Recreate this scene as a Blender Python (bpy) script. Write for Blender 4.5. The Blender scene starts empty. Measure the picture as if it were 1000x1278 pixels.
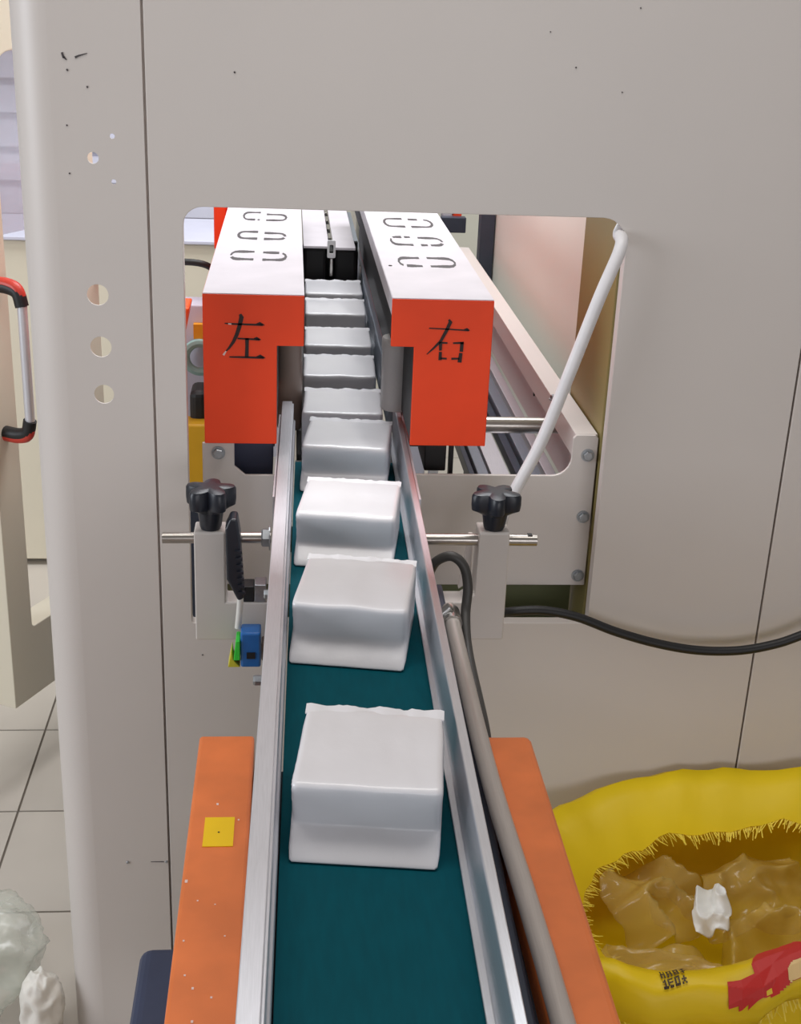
import bpy, bmesh, math, random
from mathutils import Vector, Matrix, noise
from mathutils.geometry import tessellate_polygon
from mathutils.bvhtree import BVHTree

scene = bpy.context.scene
COL = scene.collection
random.seed(7)

# ------------------------------------------------------------------ camera
FPX = 1616.0
cam_d = bpy.data.cameras.new('camera')
cam_d.sensor_fit = 'AUTO'
cam_d.sensor_width = 36.0
cam_d.lens = FPX / 1278.0 * 36.0
cam_d.clip_start = 0.02
cam = bpy.data.objects.new('camera', cam_d)
COL.objects.link(cam)
right = Vector((0.99625039, -0.0772896, 0.03887779))
down = Vector((0.00740313, -0.3715626, -0.92837839))
fwd = Vector((0.08619953, 0.92518515, -0.3695972))
cam.matrix_world = Matrix(((right.x, -down.x, -fwd.x, 0.0),
                           (right.y, -down.y, -fwd.y, 0.0),
                           (right.z, -down.z, -fwd.z, 1.618),
                           (0, 0, 0, 1)))
scene.camera = cam

# ------------------------------------------------------------------ world, lights, exposure
w = bpy.data.worlds.new('world')
scene.world = w
w.use_nodes = True
bg = w.node_tree.nodes['Background']
bg.inputs['Color'].default_value = (1.0, 0.955, 0.90, 1)
bg.inputs['Strength'].default_value = 0.21


def area(name, loc, target, sx, sy, power, color):
    d = bpy.data.lights.new(name, 'AREA')
    d.shape = 'RECTANGLE'
    d.size, d.size_y = sx, sy
    d.energy = power
    d.color = color
    o = bpy.data.objects.new(name, d)
    COL.objects.link(o)
    o.location = loc
    o.rotation_euler = (Vector(target) - Vector(loc)).to_track_quat('-Z', 'Y').to_euler()
    return o


# ceiling tube lights over the machine line, over the aisle, and daylight from the left
area('ceiling_light_machine', (0.25, 3.0, 3.1), (0.25, 3.0, 0), 1.8, 1.2, 76, (0.95, 0.975, 1.0))
area('ceiling_light_aisle', (0.0, 1.30, 3.2), (0.0, 1.30, 0), 2.4, 0.5, 24, (1.0, 0.96, 0.92))
area('fill_front', (0.9, -2.3, 1.35), (0.5, 1.7, 1.05), 2.4, 1.0, 30, (0.96, 0.96, 1.0))  # added fill behind the camera, brightens the right of the wall
area('daylight_left', (-3.2, 0.6, 1.7), (0.0, 1.5, 1.0), 1.6, 1.4, 58, (0.88, 0.93, 1.0))

scene.view_settings.view_transform = 'Standard'
scene.view_settings.look = 'None'
scene.view_settings.exposure = 0.0
scene.view_settings.gamma = 1.0
scene.view_settings.use_curve_mapping = False


# ------------------------------------------------------------------ materials
def srgb(r, g, b):
    def f(c):
        c /= 255.0
        return c / 12.92 if c <= 0.04045 else ((c + 0.055) / 1.055) ** 2.4
    return (f(r), f(g), f(b), 1.0)


def mat(name, rgb, rough=0.5, metal=0.0, var=0.06, vscale=12.0, bump=0.0, bscale=60.0,
        coat=0.0, trans=0.0, alpha=1.0, sss=0.0, stretch=(1, 1, 1), spec=0.5, detail=3.0):
    m = bpy.data.materials.new(name)
    m.use_nodes = True
    nt = m.node_tree
    p = nt.nodes['Principled BSDF']
    tc = nt.nodes.new('ShaderNodeTexCoord')
    mp = nt.nodes.new('ShaderNodeMapping')
    mp.inputs['Scale'].default_value = stretch
    nt.links.new(tc.outputs['Object'], mp.inputs['Vector'])
    n = nt.nodes.new('ShaderNodeTexNoise')
    n.inputs['Scale'].default_value = vscale
    n.inputs['Detail'].default_value = detail
    nt.links.new(mp.outputs['Vector'], n.inputs['Vector'])
    r = nt.nodes.new('ShaderNodeValToRGB')
    c = srgb(*rgb)
    r.color_ramp.elements[0].position = 0.3
    r.color_ramp.elements[1].position = 0.7
    r.color_ramp.elements[0].color = tuple(max(0, x * (1 - var)) for x in c[:3]) + (1,)
    r.color_ramp.elements[1].color = tuple(min(1, x * (1 + var)) for x in c[:3]) + (1,)
    nt.links.new(n.outputs['Fac'], r.inputs['Fac'])
    nt.links.new(r.outputs['Color'], p.inputs['Base Color'])
    p.inputs['Roughness'].default_value = rough
    p.inputs['Metallic'].default_value = metal
    p.inputs['Specular IOR Level'].default_value = spec
    p.inputs['Coat Weight'].default_value = coat
    p.inputs['Coat Roughness'].default_value = 0.15
    p.inputs['Transmission Weight'].default_value = trans
    p.inputs['Alpha'].default_value = alpha
    if sss:
        p.inputs['Subsurface Weight'].default_value = sss
        p.inputs['Subsurface Radius'].default_value = (0.02, 0.02, 0.02)
    if bump:
        n2 = nt.nodes.new('ShaderNodeTexNoise')
        n2.inputs['Scale'].default_value = bscale
        n2.inputs['Detail'].default_value = 4
        nt.links.new(mp.outputs['Vector'], n2.inputs['Vector'])
        b = nt.nodes.new('ShaderNodeBump')
        b.inputs['Strength'].default_value = bump
        b.inputs['Distance'].default_value = 0.002
        nt.links.new(n2.outputs['Fac'], b.inputs['Height'])
        nt.links.new(b.outputs['Normal'], p.inputs['Normal'])
    return m


M = {}
M['paint'] = mat('machine_paint', (208, 201, 196), 0.42, var=0.02, vscale=3, bump=0.05, bscale=400)
M['paint_cream'] = mat('cream_paint', (226, 218, 198), 0.42, var=0.02, vscale=3, bump=0.04, bscale=300)
M['paint_cool'] = mat('pale_panel', (238, 240, 230), 0.4, var=0.02, vscale=3)
M['post_shaded'] = mat('shaded_post_khaki', (140, 127, 78), 0.5, var=0.03, vscale=3)  # khaki puts the shade on the cream post into its colour
M['orange_red'] = mat('orange_red_paint', (246, 74, 34), 0.5, var=0.06, vscale=9, spec=0.3)
M['box_top'] = mat('pinkish_white', (216, 209, 215), 0.4, var=0.05, vscale=14)  # pinkish white for box tops, lips and cover plates
M['orange'] = mat('orange_paint', (226, 122, 64), 0.45, var=0.10, vscale=18, bump=0.05, bscale=250)
M['alu'] = mat('brushed_aluminium', (222, 222, 228), 0.42, metal=0.6, var=0.05, vscale=40, stretch=(30, 1, 30))
M['alu_bare'] = mat('bare_aluminium', (224, 226, 232), 0.36, metal=0.92, var=0.04, vscale=40, stretch=(30, 1, 30))
M['alu_blue'] = mat('anodised_rail', (150, 158, 170), 0.4, metal=0.7, var=0.06, vscale=30, stretch=(30, 1, 30))
M['steel'] = mat('steel', (190, 188, 184), 0.28, metal=1.0, var=0.08, vscale=60)
M['rod'] = mat('rod_steel', (172, 166, 160), 0.3, metal=0.95, var=0.06, vscale=40, stretch=(1, 20, 20))
M['zinc'] = mat('zinc_bolt', (168, 172, 176), 0.4, metal=0.85, var=0.12, vscale=120)
M['belt'] = mat('teal_belt', (0, 80, 92), 0.65, spec=0.1, var=0.08, vscale=30, bump=0.08, bscale=500, stretch=(6, 1, 1))
M['dark_belt'] = mat('dark_bed', (52, 54, 54), 0.55, var=0.1, vscale=20)
M['film'] = mat('white_film', (232, 230, 234), 0.28, var=0.02, vscale=20, bump=0.25, bscale=45, coat=0.25, sss=0.0)
M['olive_shade'] = mat('shaded_sheet_olive', (112, 116, 82), 0.5, var=0.04, vscale=4)  # olive carries the shade of the lower interior in the colour
M['black'] = mat('black_plastic', (26, 30, 40), 0.38, var=0.1, vscale=30, bump=0.05, bscale=200)
M['rubber'] = mat('black_rubber', (22, 22, 24), 0.5, var=0.1, vscale=30)
M['grey_cable'] = mat('grey_cable', (58, 56, 54), 0.5, var=0.08, vscale=40)
M['conduit'] = mat('grey_conduit', (186, 178, 172), 0.32, metal=0.25, var=0.06, vscale=30, stretch=(30, 1, 30))
M['hose'] = mat('white_hose', (224, 222, 224), 0.45, var=0.03, vscale=50)
M['ink'] = mat('black_ink', (38, 16, 12), 0.6, var=0.2, vscale=150)
M['pen'] = mat('grey_marks', (70, 64, 66), 0.6, var=0.3, vscale=180)
M['scratch'] = mat('scratch', (232, 205, 196), 0.6, var=0.05)
M['yellow_sticker'] = mat('yellow_sticker', (244, 200, 0), 0.45, var=0.03, vscale=30)
M['navy'] = mat('navy_paint', (58, 66, 92), 0.5, var=0.08, vscale=20)
M['dark_frame'] = mat('dark_frame', (62, 68, 82), 0.45, metal=0.3, var=0.08, vscale=25)
M['roller'] = mat('grey_roller', (190, 184, 182), 0.35, var=0.05, vscale=20)
M['roller_shade_boot'] = mat('shaded_roller_boot', (136, 118, 108), 0.4, var=0.05, vscale=20)  # shade painted into the left roller; plain brown for the plug boot
M['sack'] = mat('yellow_woven_sack', (248, 218, 10), 0.45, var=0.05, vscale=8, bump=0.5, bscale=22, trans=0.0)
M['sack_fibre'] = mat('yellow_fibre', (240, 214, 70), 0.5, var=0.06, vscale=20)
M['clear'] = mat('bounce_tinted_film', (222, 188, 100), 0.16, var=0.05, vscale=14, bump=0.15, bscale=20, alpha=0.30, coat=0.6)  # clear film; yellow bounce light inside the sack is painted in as amber
M['white_waste'] = mat('white_waste_film', (236, 236, 232), 0.35, var=0.04, vscale=20, bump=0.3, bscale=40)
M['clear_bag'] = mat('clear_bag_film', (208, 212, 200), 0.2, var=0.06, vscale=12, bump=0.5, bscale=25, alpha=0.40, coat=0.5)
M['red_print'] = mat('red_print', (190, 30, 24), 0.55, var=0.05)
M['cream_print'] = mat('cream_print', (222, 190, 130), 0.55, var=0.05)
M['tile'] = mat('floor_tile', (196, 188, 178), 0.35, var=0.05, vscale=4, bump=0.02, bscale=100)
M['grout'] = mat('grout', (112, 104, 94), 0.8, var=0.1, vscale=30)
M['wall'] = mat('room_wall', (222, 220, 206), 0.7, var=0.02, vscale=2)
M['hopper'] = mat('orange_hopper', (240, 92, 20), 0.45, var=0.05)
M['yellow_bin'] = mat('yellow_bin', (214, 160, 24), 0.45, var=0.06, vscale=12)
M['amber'] = mat('amber_label', (236, 162, 30), 0.5, var=0.04)
M['teal_ring'] = mat('teal_ring', (150, 190, 186), 0.4, var=0.05)
M['lilac'] = mat('lilac_slat', (206, 206, 222), 0.4, var=0.04, vscale=10)
M['handle_red'] = mat('handle_red', (196, 58, 44), 0.4, var=0.05)
M['blue_plastic'] = mat('blue_plastic', (30, 104, 178), 0.3, var=0.08, vscale=60, coat=0.3)
M['green_lamp'] = mat('green_plastic', (60, 214, 70), 0.3, var=0.05)
M['yellow_lamp'] = mat('yellow_plastic', (214, 206, 60), 0.35, var=0.12, vscale=120)
M['cable_white'] = mat('white_cable', (226, 224, 218), 0.45, var=0.03)
M['cloth'] = mat('white_cloth', (226, 222, 214), 0.8, var=0.04, vscale=20, bump=0.3, bscale=60)
M['glassy'] = mat('acrylic_sheet', (206, 214, 232), 0.12, var=0.02, vscale=4, alpha=0.45, coat=0.5)
for k in ('sack',):
    nt = M[k].node_tree
    p = nt.nodes['Principled BSDF']
    out = nt.nodes['Material Output']
    tr = nt.nodes.new('ShaderNodeBsdfTranslucent')
    tr.inputs['Color'].default_value = srgb(236, 196, 10)
    mx = nt.nodes.new('ShaderNodeMixShader')
    mx.inputs['Fac'].default_value = 0.28
    nt.links.new(p.outputs['BSDF'], mx.inputs[1])
    nt.links.new(tr.outputs['BSDF'], mx.inputs[2])
    nt.links.new(mx.outputs['Shader'], out.inputs['Surface'])


# ------------------------------------------------------------------ mesh helpers
def wloc(o):
    v = Vector((0, 0, 0))
    while o is not None:
        v += o.location
        o = o.parent
    return v


def tag(o, label=None, cat=None, group=None, kind=None):
    if label:
        o['label'] = label
    if cat:
        o['category'] = cat
    if group:
        o['group'] = group
    if kind:
        o['kind'] = kind
    return o


def empty(name, loc, label=None, cat=None, group=None, kind=None):
    o = bpy.data.objects.new(name, None)
    COL.objects.link(o)
    o.location = loc
    o.empty_display_size = 0.05
    return tag(o, label, cat, group, kind)


class MB:
    """collects vertices and faces given in world coordinates"""

    def __init__(s):
        s.v, s.f = [], []

    def add(s, vs, fs):
        b = len(s.v)
        s.v += [tuple(x) for x in vs]
        s.f += [tuple(b + i for i in f) for f in fs]
        return s

    def box(s, x0, x1, y0, y1, z0, z1):
        vs = [(x, y, z) for z in (z0, z1) for y in (y0, y1) for x in (x0, x1)]
        return s.add(vs, [(0, 2, 3, 1), (4, 5, 7, 6), (0, 1, 5, 4), (2, 6, 7, 3), (0, 4, 6, 2), (1, 3, 7, 5)])

    def hexa(s, q):
        """8 corners: bottom 4 counter-clockwise, top 4 above them"""
        return s.add(q, [(3, 2, 1, 0), (4, 5, 6, 7), (0, 1, 5, 4), (1, 2, 6, 5), (2, 3, 7, 6), (3, 0, 4, 7)])

    def plate(s, outer, holes, f0, f1):
        """flat polygon with holes; f0/f1 map a 2-D point to the two faces"""
        loops = [outer] + list(holes)
        flat = [p for L in loops for p in L]
        tris = tessellate_polygon([[Vector((p[0], p[1], 0)) for p in L] for L in loops])
        n = len(flat)
        vs = [f0(*p) for p in flat] + [f1(*p) for p in flat]
        fs = [tuple(t) for t in tris] + [tuple(n + i for i in reversed(t)) for t in tris]
        b = 0
        for L in loops:
            k = len(L)
            for i in range(k):
                j = (i + 1) % k
                fs.append((b + i, b + j, n + b + j, n + b + i))
            b += k
        return s.add(vs, fs)

    def prism_y(s, poly, y0, y1, holes=()):
        return s.plate(poly, holes, lambda a, b: (a, y0, b), lambda a, b: (a, y1, b))

    def prism_x(s, poly, x0, x1, holes=()):
        return s.plate(poly, holes, lambda a, b: (x0, a, b), lambda a, b: (x1, a, b))

    def prism_z(s, poly, z0, z1, holes=()):
        return s.plate(poly, holes, lambda a, b: (a, b, z0), lambda a, b: (a, b, z1))

    def tube(s, pts, r, n=12, cap=True):
        pts = [Vector(p) for p in pts]
        rs = r if isinstance(r, (list, tuple)) else [r] * len(pts)
        rings, up = [], None
        for i, p in enumerate(pts):
            t = (pts[min(i + 1, len(pts) - 1)] - pts[max(i - 1, 0)]).normalized()
            if up is None:
                up = Vector((0, 0, 1)) if abs(t.z) < 0.9 else Vector((1, 0, 0))
            a = (up - t * up.dot(t)).normalized()
            up = a
            b = t.cross(a)
            rings.append([p + (a * math.cos(q) + b * math.sin(q)) * rs[i]
                          for q in [2 * math.pi * k / n for k in range(n)]])
        vs = [v for R in rings for v in R]
        fs = []
        for i in range(len(pts) - 1):
            for k in range(n):
                l = (k + 1) % n
                fs.append((i * n + k, i * n + l, (i + 1) * n + l, (i + 1) * n + k))
        if cap:
            fs.append(tuple(reversed(range(n))))
            fs.append(tuple(range((len(pts) - 1) * n, len(pts) * n)))
        return s.add(vs, fs)

    def loft(s, rings, close=True, cap=True):
        n = len(rings[0])
        vs = [v for R in rings for v in R]
        fs = []
        for i in range(len(rings) - 1):
            for k in range(n if close else n - 1):
                l = (k + 1) % n
                fs.append((i * n + k, i * n + l, (i + 1) * n + l, (i + 1) * n + k))
        if cap and close:
            fs.append(tuple(reversed(range(n))))
            fs.append(tuple(range((len(rings) - 1) * n, len(rings) * n)))
        return s.add(vs, fs)

    def build(s, name, m, parent=None, smooth=False, bevel=0.0, seg=2, mesh_only=False):
        if parent is not None:
            o0 = wloc(parent)
        else:
            xs, ys, zs = zip(*s.v)
            o0 = Vector(((min(xs) + max(xs)) / 2, (min(ys) + max(ys)) / 2, min(zs)))
        me = bpy.data.meshes.new(name)
        me.from_pydata([tuple(Vector(v) - o0) for v in s.v], [], s.f)
        bm = bmesh.new()
        bm.from_mesh(me)
        bmesh.ops.recalc_face_normals(bm, faces=bm.faces)
        bm.to_mesh(me)
        bm.free()
        me.materials.append(M[m])
        if smooth:
            for p in me.polygons:
                p.use_smooth = True
            if smooth != 'all':
                me.set_sharp_from_angle(angle=math.radians(40))
        o = bpy.data.objects.new(name, me)
        COL.objects.link(o)
        if parent is not None:
            o.parent = parent
        else:
            o.location = o0
        if bevel:
            b = o.modifiers.new('bevel', 'BEVEL')
            b.width = bevel
            b.segments = seg
            b.limit_method = 'ANGLE'
            b.angle_limit = math.radians(50)
        return o


def spline(pts, n=8):
    """Catmull-Rom through the points"""
    P = [Vector(p) for p in pts]
    P = [P[0] * 2 - P[1]] + P + [P[-1] * 2 - P[-2]]
    out = []
    for i in range(1, len(P) - 2):
        for k in range(n):
            t = k / n
            a, b, c, d = P[i - 1:i + 3]
            out.append(0.5 * ((2 * b) + (c - a) * t + (2 * a - 5 * b + 4 * c - d) * t * t + (3 * b - a - 3 * c + d) * t ** 3))
    out.append(P[-2])
    return out


def rrect(x0, x1, z0, z1, r, n=6):
    pts = []
    rr = r if isinstance(r, (list, tuple)) else [r] * 4
    for (cx, cz, a0, q) in ((x1, z1, 0, 0), (x0, z1, 90, 1), (x0, z0, 180, 2), (x1, z0, 270, 3)):
        R = rr[q]
        ccx = cx - R if cx == x1 else cx + R
        ccz = cz - R if cz == z1 else cz + R
        for k in range(n + 1):
            a = math.radians(a0 + 90 * k / n)
            pts.append((ccx + R * math.cos(a), ccz + R * math.sin(a)))
    return pts


def circle(cx, cz, r, n=20):
    return [(cx + r * math.cos(2 * math.pi * k / n), cz + r * math.sin(2 * math.pi * k / n)) for k in range(n)]


def hexbolt(name, parent, c, axis, r=0.008, h=0.006, m='zinc', washer=True):
    """hex head with a washer; axis is the direction the head faces"""
    c, ax = Vector(c), Vector(axis).normalized()
    a = ax.orthogonal().normalized()
    b = ax.cross(a)
    ring = lambda rr, d, n, ph=0: [c + ax * d + (a * math.cos(ph + 2 * math.pi * k / n) + b * math.sin(ph + 2 * math.pi * k / n)) * rr for k in range(n)]
    mb = MB()
    d0 = 0
    if washer:
        mb.loft([ring(r * 1.25, 0, 18), ring(r * 1.25, 0.0016, 18)])
        d0 = 0.0016
    mb.loft([ring(r * 0.95, d0, 6), ring(r * 0.95, d0 + h * 0.8, 6), ring(r * 0.8, d0 + h, 6)])
    return mb.build(name, m, parent)


# ------------------------------------------------------------------ floor and room
mb = MB().box(-3.0, 3.0, -0.8, 5.6, -0.05, -0.002)
floor = tag(mb.build('floor', 'grout'), 'pale square floor tiles with dark grout lines', kind='structure')
T, X0, Y0 = 0.324, -0.5605, 2.3415
tile_me = None
for i in range(-7, 9):
    for j in range(-8, 10):
        x, y = X0 + i * T, Y0 + j * T
        if tile_me is None:
            t = MB().box(x + .0025, x + T - .0025, y + .0025, y + T - .0025, -0.004, 0.0).build('tile', 'tile', floor)
            tile_me = t.data
            tx, ty = x, y
        else:
            t = bpy.data.objects.new('tile', tile_me)
            COL.objects.link(t)
            t.parent = floor
            t.location = (x - tx, y - ty, 0)
tag(MB().box(-3.0, 3.0, 5.5, 5.6, -0.002, 3.4).build('wall_back', 'wall'), 'pale far wall of the workshop', kind='structure')

# ------------------------------------------------------------------ machine housing
hz = empty('machine_housing', (0.2, 1.71, 0.0), 'tall off-white sheet metal machine front with a rounded rectangular opening', 'machine housing')
OPX0, OPX1, OPZ0, OPZ1 = -0.1385, 0.4445, 0.763, 1.3578
mb = MB().prism_y([(-0.180, 0.0), (0.7055, 0.0), (0.7055, 2.15), (-0.180, 2.15)], 1.70, 1.72,
                  [rrect(OPX0, OPX1, OPZ0, OPZ1, [0.034, 0.026, 0.004, 0.004])])
mb.build('front_panel', 'paint', hz, bevel=0.0012)
MB().box(0.7085, 1.75, 1.70, 1.72, 0.0, 2.15).build('front_panel', 'paint', hz, bevel=0.0015)
# backing strips behind the two joints, feet and plinth
MB().box(-0.21, -0.165, 1.7225, 1.735, 0.03, 2.15).build('joint_strip', 'paint', hz)
MB().box(0.68, 0.74, 1.7225, 1.735, 0.03, 2.15).build('joint_strip', 'paint', hz)
MB().box(-0.30, 1.72, 1.74, 1.80, 0.0, 0.04).build('plinth', 'dark_frame', hz)
# corner column: flat sheet with round holes + rounded left edge
holes = [circle(-0.2503, 1.241, 0.0140), circle(-0.2494, 1.1713, 0.0140), circle(-0.2482, 1.1062, 0.0132),
         circle(-0.2481, 1.4148, 0.0072, 14), circle(-0.2232, 1.4419, 0.0033, 10), circle(-0.2236, 1.386, 0.0033, 10)]
mb = MB().prism_y([(-0.296, 0.0), (-0.1835, 0.0), (-0.1835, 2.15), (-0.296, 2.15)], 1.70, 1.7025, holes)
prof = [(-0.296 - 0.052 * math.sin(a), 1.752 - 0.052 * math.cos(a)) for a in [math.radians(90) * k / 12 for k in range(13)]]
prof += [(-0.348, 1.80), (-0.348, 1.90)]
inner = [(x + 0.0025 * math.sin(math.radians(min(90, 7.5 * i))), y + 0.0025 * math.cos(math.radians(min(90, 7.5 * i)))) for i, (x, y) in enumerate(prof)]
ring = prof + inner[::-1]
mb.loft([[(x, y, z) for x, y in ring] for z in (0.0, 2.15)])
mb.build('corner_column', 'paint', hz, smooth=True)
# screws, dents and scuffs on the column
for (x, z) in ((-0.246, 0.3467), (-0.186, 0.3467)):
    hexbolt('screw', hz, (x, 1.6998, z), (0, -1, 0), 0.0026, 0.0015, 'zinc', False)


def stroke(mb, pts, widths, y, dy=0.0004):
    """a brush stroke in the XZ plane as a strip of quads with thickness"""
    L, R = [], []
    for i, p in enumerate(pts):
        a, b = pts[max(i - 1, 0)], pts[min(i + 1, len(pts) - 1)]
        dx, dz = b[0] - a[0], b[1] - a[1]
        l = math.hypot(dx, dz) or 1
        nx, nz = -dz / l, dx / l
        h = widths[i] / 2
        L.append((p[0] + nx * h, p[1] + nz * h))
        R.append((p[0] - nx * h, p[1] - nz * h))
    for i in range(len(pts) - 1):
        q = [L[i], R[i], R[i + 1], L[i + 1]]
        mb.hexa([(q[0][0], y, q[0][1]), (q[1][0], y, q[1][1]), (q[2][0], y, q[2][1]), (q[3][0], y, q[3][1]),
                 (q[0][0], y + dy, q[0][1]), (q[1][0], y + dy, q[1][1]), (q[2][0], y + dy, q[2][1]), (q[3][0], y + dy, q[3][1])])
    return mb


kx = 0.00112
wx = lambda u, v: (-0.2503 + (u - 122) * kx - 0.00012 * (v - 368) * 0.5, 1.241 - (v - 368) * 0.00106)
for pts, wd in ([((81, 87), (83, 93)), (2.2, 2.6)], [((83, 92), (86, 95)), (2.6, 1)], [((95, 92), (99, 90), (108, 87)), (2.4, 1.8, .7)],
                [((86, 105), (87.5, 107)), (2, 2)], [((108, 123), (109, 125)), (1.8, 1.8)], [((86, 167), (87, 168.5)), (1.6, 1.6)],
                [((89, 222), (90, 223.5)), (1.6, 1.6)]):
    stroke(MB(), [wx(*p) for p in pts], [x * kx for x in wd], 1.6994).build('scuff_mark', 'pen', hz)
for (u, v, s) in ((281, 101, 2.0), (673, 82, 1.6), (742, 14, 1.6), (640, 44, 1.2), (730, 108, 1.4), (232, 860, 1.5)):
    x = -0.1811 + (u - 180) * 0.00109
    z = 1.356 - (v - 258) * 0.00107
    stroke(MB(), [(x, z), (x + 0.001, z - s * 0.001)], [s * .001, s * .001], 1.6994).build('scuff_mark', 'pen', hz)
stroke(MB(), [(-0.2105, 0.3472), (-0.190, 0.3468)], [0.0008, 0.0014], 1.6994).build('scuff_mark', 'pen', hz)
# top cover so that the housing is a body, side skin on the right end
MB().box(-0.348, 1.75, 1.70, 1.90, 2.15, 2.17).build('top_cap', 'paint', hz)
MB().box(0.450, 0.505, 1.752, 1.978, 0.04, 2.14).build('inner_post', 'post_shaded', hz, bevel=0.003)
MB().box(0.508, 0.523, 1.98, 3.30, 0.06, 1.75).build('side_panel', 'paint_cool', hz)
MB().box(0.47, 0.505, 3.22, 3.262, 0.06, 1.75).build('far_post', 'dark_frame', hz)

# ------------------------------------------------------------------ end plate in the opening with its long side beam
fr = empty('conveyor_support', (0.17, 1.757, 0.80), 'cream steel end plate with bolts and long side beam inside the opening', 'machine support')
PY0, PY1 = 1.754, 1.760
U0, U1, ZB = -0.0775, 0.4095, 0.976
poly = [(-0.1225, 0.800), (0.4475, 0.800), (0.4475, 1.034), (0.443, 1.0385), (0.4145, 1.0385), (0.4105, 1.034)]
poly += [(0.4105 - 0.028 + 0.028 * math.cos(math.radians(-a)), ZB + 0.028 + 0.028 * math.sin(math.radians(-a))) for a in range(0, 91, 15)]
poly += [(0.1815, ZB), (0.1815, 0.850), (-0.0205, 0.850), (-0.0205, 0.9725)]
poly += [(-0.062, 0.9725), (-0.0775, 0.986), (-0.0775, 1.0205), (-0.1225, 1.0205)]
MB().prism_y(poly, PY0, PY1).build('end_plate', 'paint', fr, bevel=0.0012)
for (x, z) in ((-0.100, 1.006), (0.4335, 1.0085), (0.4355, 0.912), (0.436, 0.8165)):
    hexbolt('bolt', fr, (x, PY0, z), (0, -1, 0), 0.0078, 0.0055)
mb = MB().prism_y([(0.4145, 1.0385), (0.4475, 1.0385), (0.4475, 0.90), (0.4435, 0.90), (0.4435, 1.0345), (0.4185, 1.0345), (0.4185, 1.0), (0.4145, 1.0)], 1.761, 3.25)
mb.build('side_beam', 'paint', fr, bevel=0.001)
MB().box(0.4405, 0.4435, 1.765, 3.2, 0.905, 1.03).build('beam_web', 'paint', fr)
for (y, z) in ((2.24, .985), (2.18, .972), (2.30, .995), (2.22, .962)):
    MB().tube([(0.4385, y, z), (0.4408, y, z)], 0.004, 8).build('web_hole', 'rubber', fr)
MB().tube([(0.27, 1.95, 0.990), (0.4385, 1.95, 0.990)], 0.013, 20).build('cross_rod', 'rod', fr, smooth=True)
hexbolt('bolt', fr, (0.414, 1.93, 1.0390), (0, 0, 1), 0.006, 0.006)
# aluminium profiles running back below the beam
for k, (x0, x1, z0, z1, m) in enumerate(((0.392, 0.412, .882, .902, 'alu_blue'), (0.420, 0.438, .870, .900, 'alu'), (0.375, 0.3885, .872, .892, 'dark_frame'),
                                         (0.335, 0.366, .862, .888, 'alu'), (0.300, 0.309, .862, .884, 'dark_frame'), (0.312, 0.330, .866, .890, 'alu_blue'))):
    MB().box(x0, x1, 1.79, 3.1, z0, z1).build('profile', m, fr, bevel=0.001)
# left inner beam under the left box
MB().box(-0.120, -0.085, 1.762, 3.2, 0.93, 1.018).build('side_beam', 'paint', fr, bevel=0.001)
MB().box(-0.083, -0.0235, 1.80, 1.88, 0.955, 1.016).build('dark_block', 'navy', fr, bevel=0.002)  # widened navy block puts the darkness of the shaded interior into colour
MB().box(0.200, 0.232, 1.80, 1.90, 0.965, 1.015).build('dark_block', 'rubber', fr, bevel=0.002)
MB().box(0.237, 0.243, 1.80, 1.815, 0.94, 1.018).build('dark_block', 'rubber', fr)
MB().box(-0.12, 0.445, 1.83, 1.842, 0.30, 0.857).build('lower_sheet', 'olive_shade', fr)

# inner conveyor bed under the far packs
ib = empty('infeed_bed', (0.09, 2.6, 0.86), 'dark infeed bed with grey guide strips between the orange boxes', 'conveyor')
MB().box(0.0125, 0.1610, 1.945, 3.4, 0.88, 0.9385).build('bed', 'dark_belt', ib, bevel=0.002)
MB().prism_y([(0.165, 0.94), (0.177, 0.94), (0.177, 1.018), (0.165, 1.018)], 2.06, 3.9).build('guide_strip', 'alu_blue', ib, bevel=0.001)
MB().box(0.1815, 0.187, 2.08, 3.02, 0.95, 1.016).build('guide_strip', 'alu_blue', ib, bevel=0.001)
MB().box(0.1895, 0.194, 2.08, 2.95, 0.95, 1.010).build('guide_strip', 'alu', ib, bevel=0.001)
MB().box(0.199, 0.262, 2.10, 3.15, 0.90, 1.012).build('side_belt', 'rubber', ib, bevel=0.002)
for k in range(6):
    y = 2.18 + k * 0.16
    MB().hexa([(0.203, y, 1.012), (0.222, y + .02, 1.012), (0.218, y + .034, 1.012), (0.201, y + .012, 1.012),
               (0.203, y, 1.02), (0.222, y + .02, 1.016), (0.218, y + .034, 1.016), (0.201, y + .012, 1.02)]).build('lug', 'dark_frame', ib)
MB().box(0.195, 0.26, 3.2, 4.2, 0.9, 1.025).build('cream_block', 'paint_cream', ib, bevel=0.002)
MB().box(-0.080, -0.024, 2.09, 3.15, 0.90, 1.018).build('side_belt', 'rubber', ib, bevel=0.002)
# black pads, white cover plates and link at the far end
MB().box(0.028, 0.086, 3.03, 3.10, 0.94, 1.070).build('pad', 'rubber', ib, bevel=0.01, seg=3)
MB().box(0.100, 0.158, 3.03, 3.10, 0.94, 1.068).build('pad', 'rubber', ib, bevel=0.01, seg=3)
MB().box(0.030, 0.160, 3.102, 3.12, 0.94, 1.070).build('pad', 'rubber', ib)
MB().box(0.030, 0.0885, 3.0, 4.3, 1.0715, 1.0775).build('cover_plate', 'box_top', ib, bevel=0.001)
MB().box(0.0995, 0.150, 3.0, 4.3, 1.069, 1.075).build('cover_plate', 'box_top', ib, bevel=0.001)
MB().box(0.0887, 0.0993, 3.02, 4.3, 1.055, 1.062).build('chain_slot', 'rubber', ib)
for k in range(7):
    y = 3.16 + k * 0.13
    MB().box(0.0895, 0.0985, y, y + 0.06, 1.0625, 1.070).build('chain_link', 'steel', ib, bevel=0.002)
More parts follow.
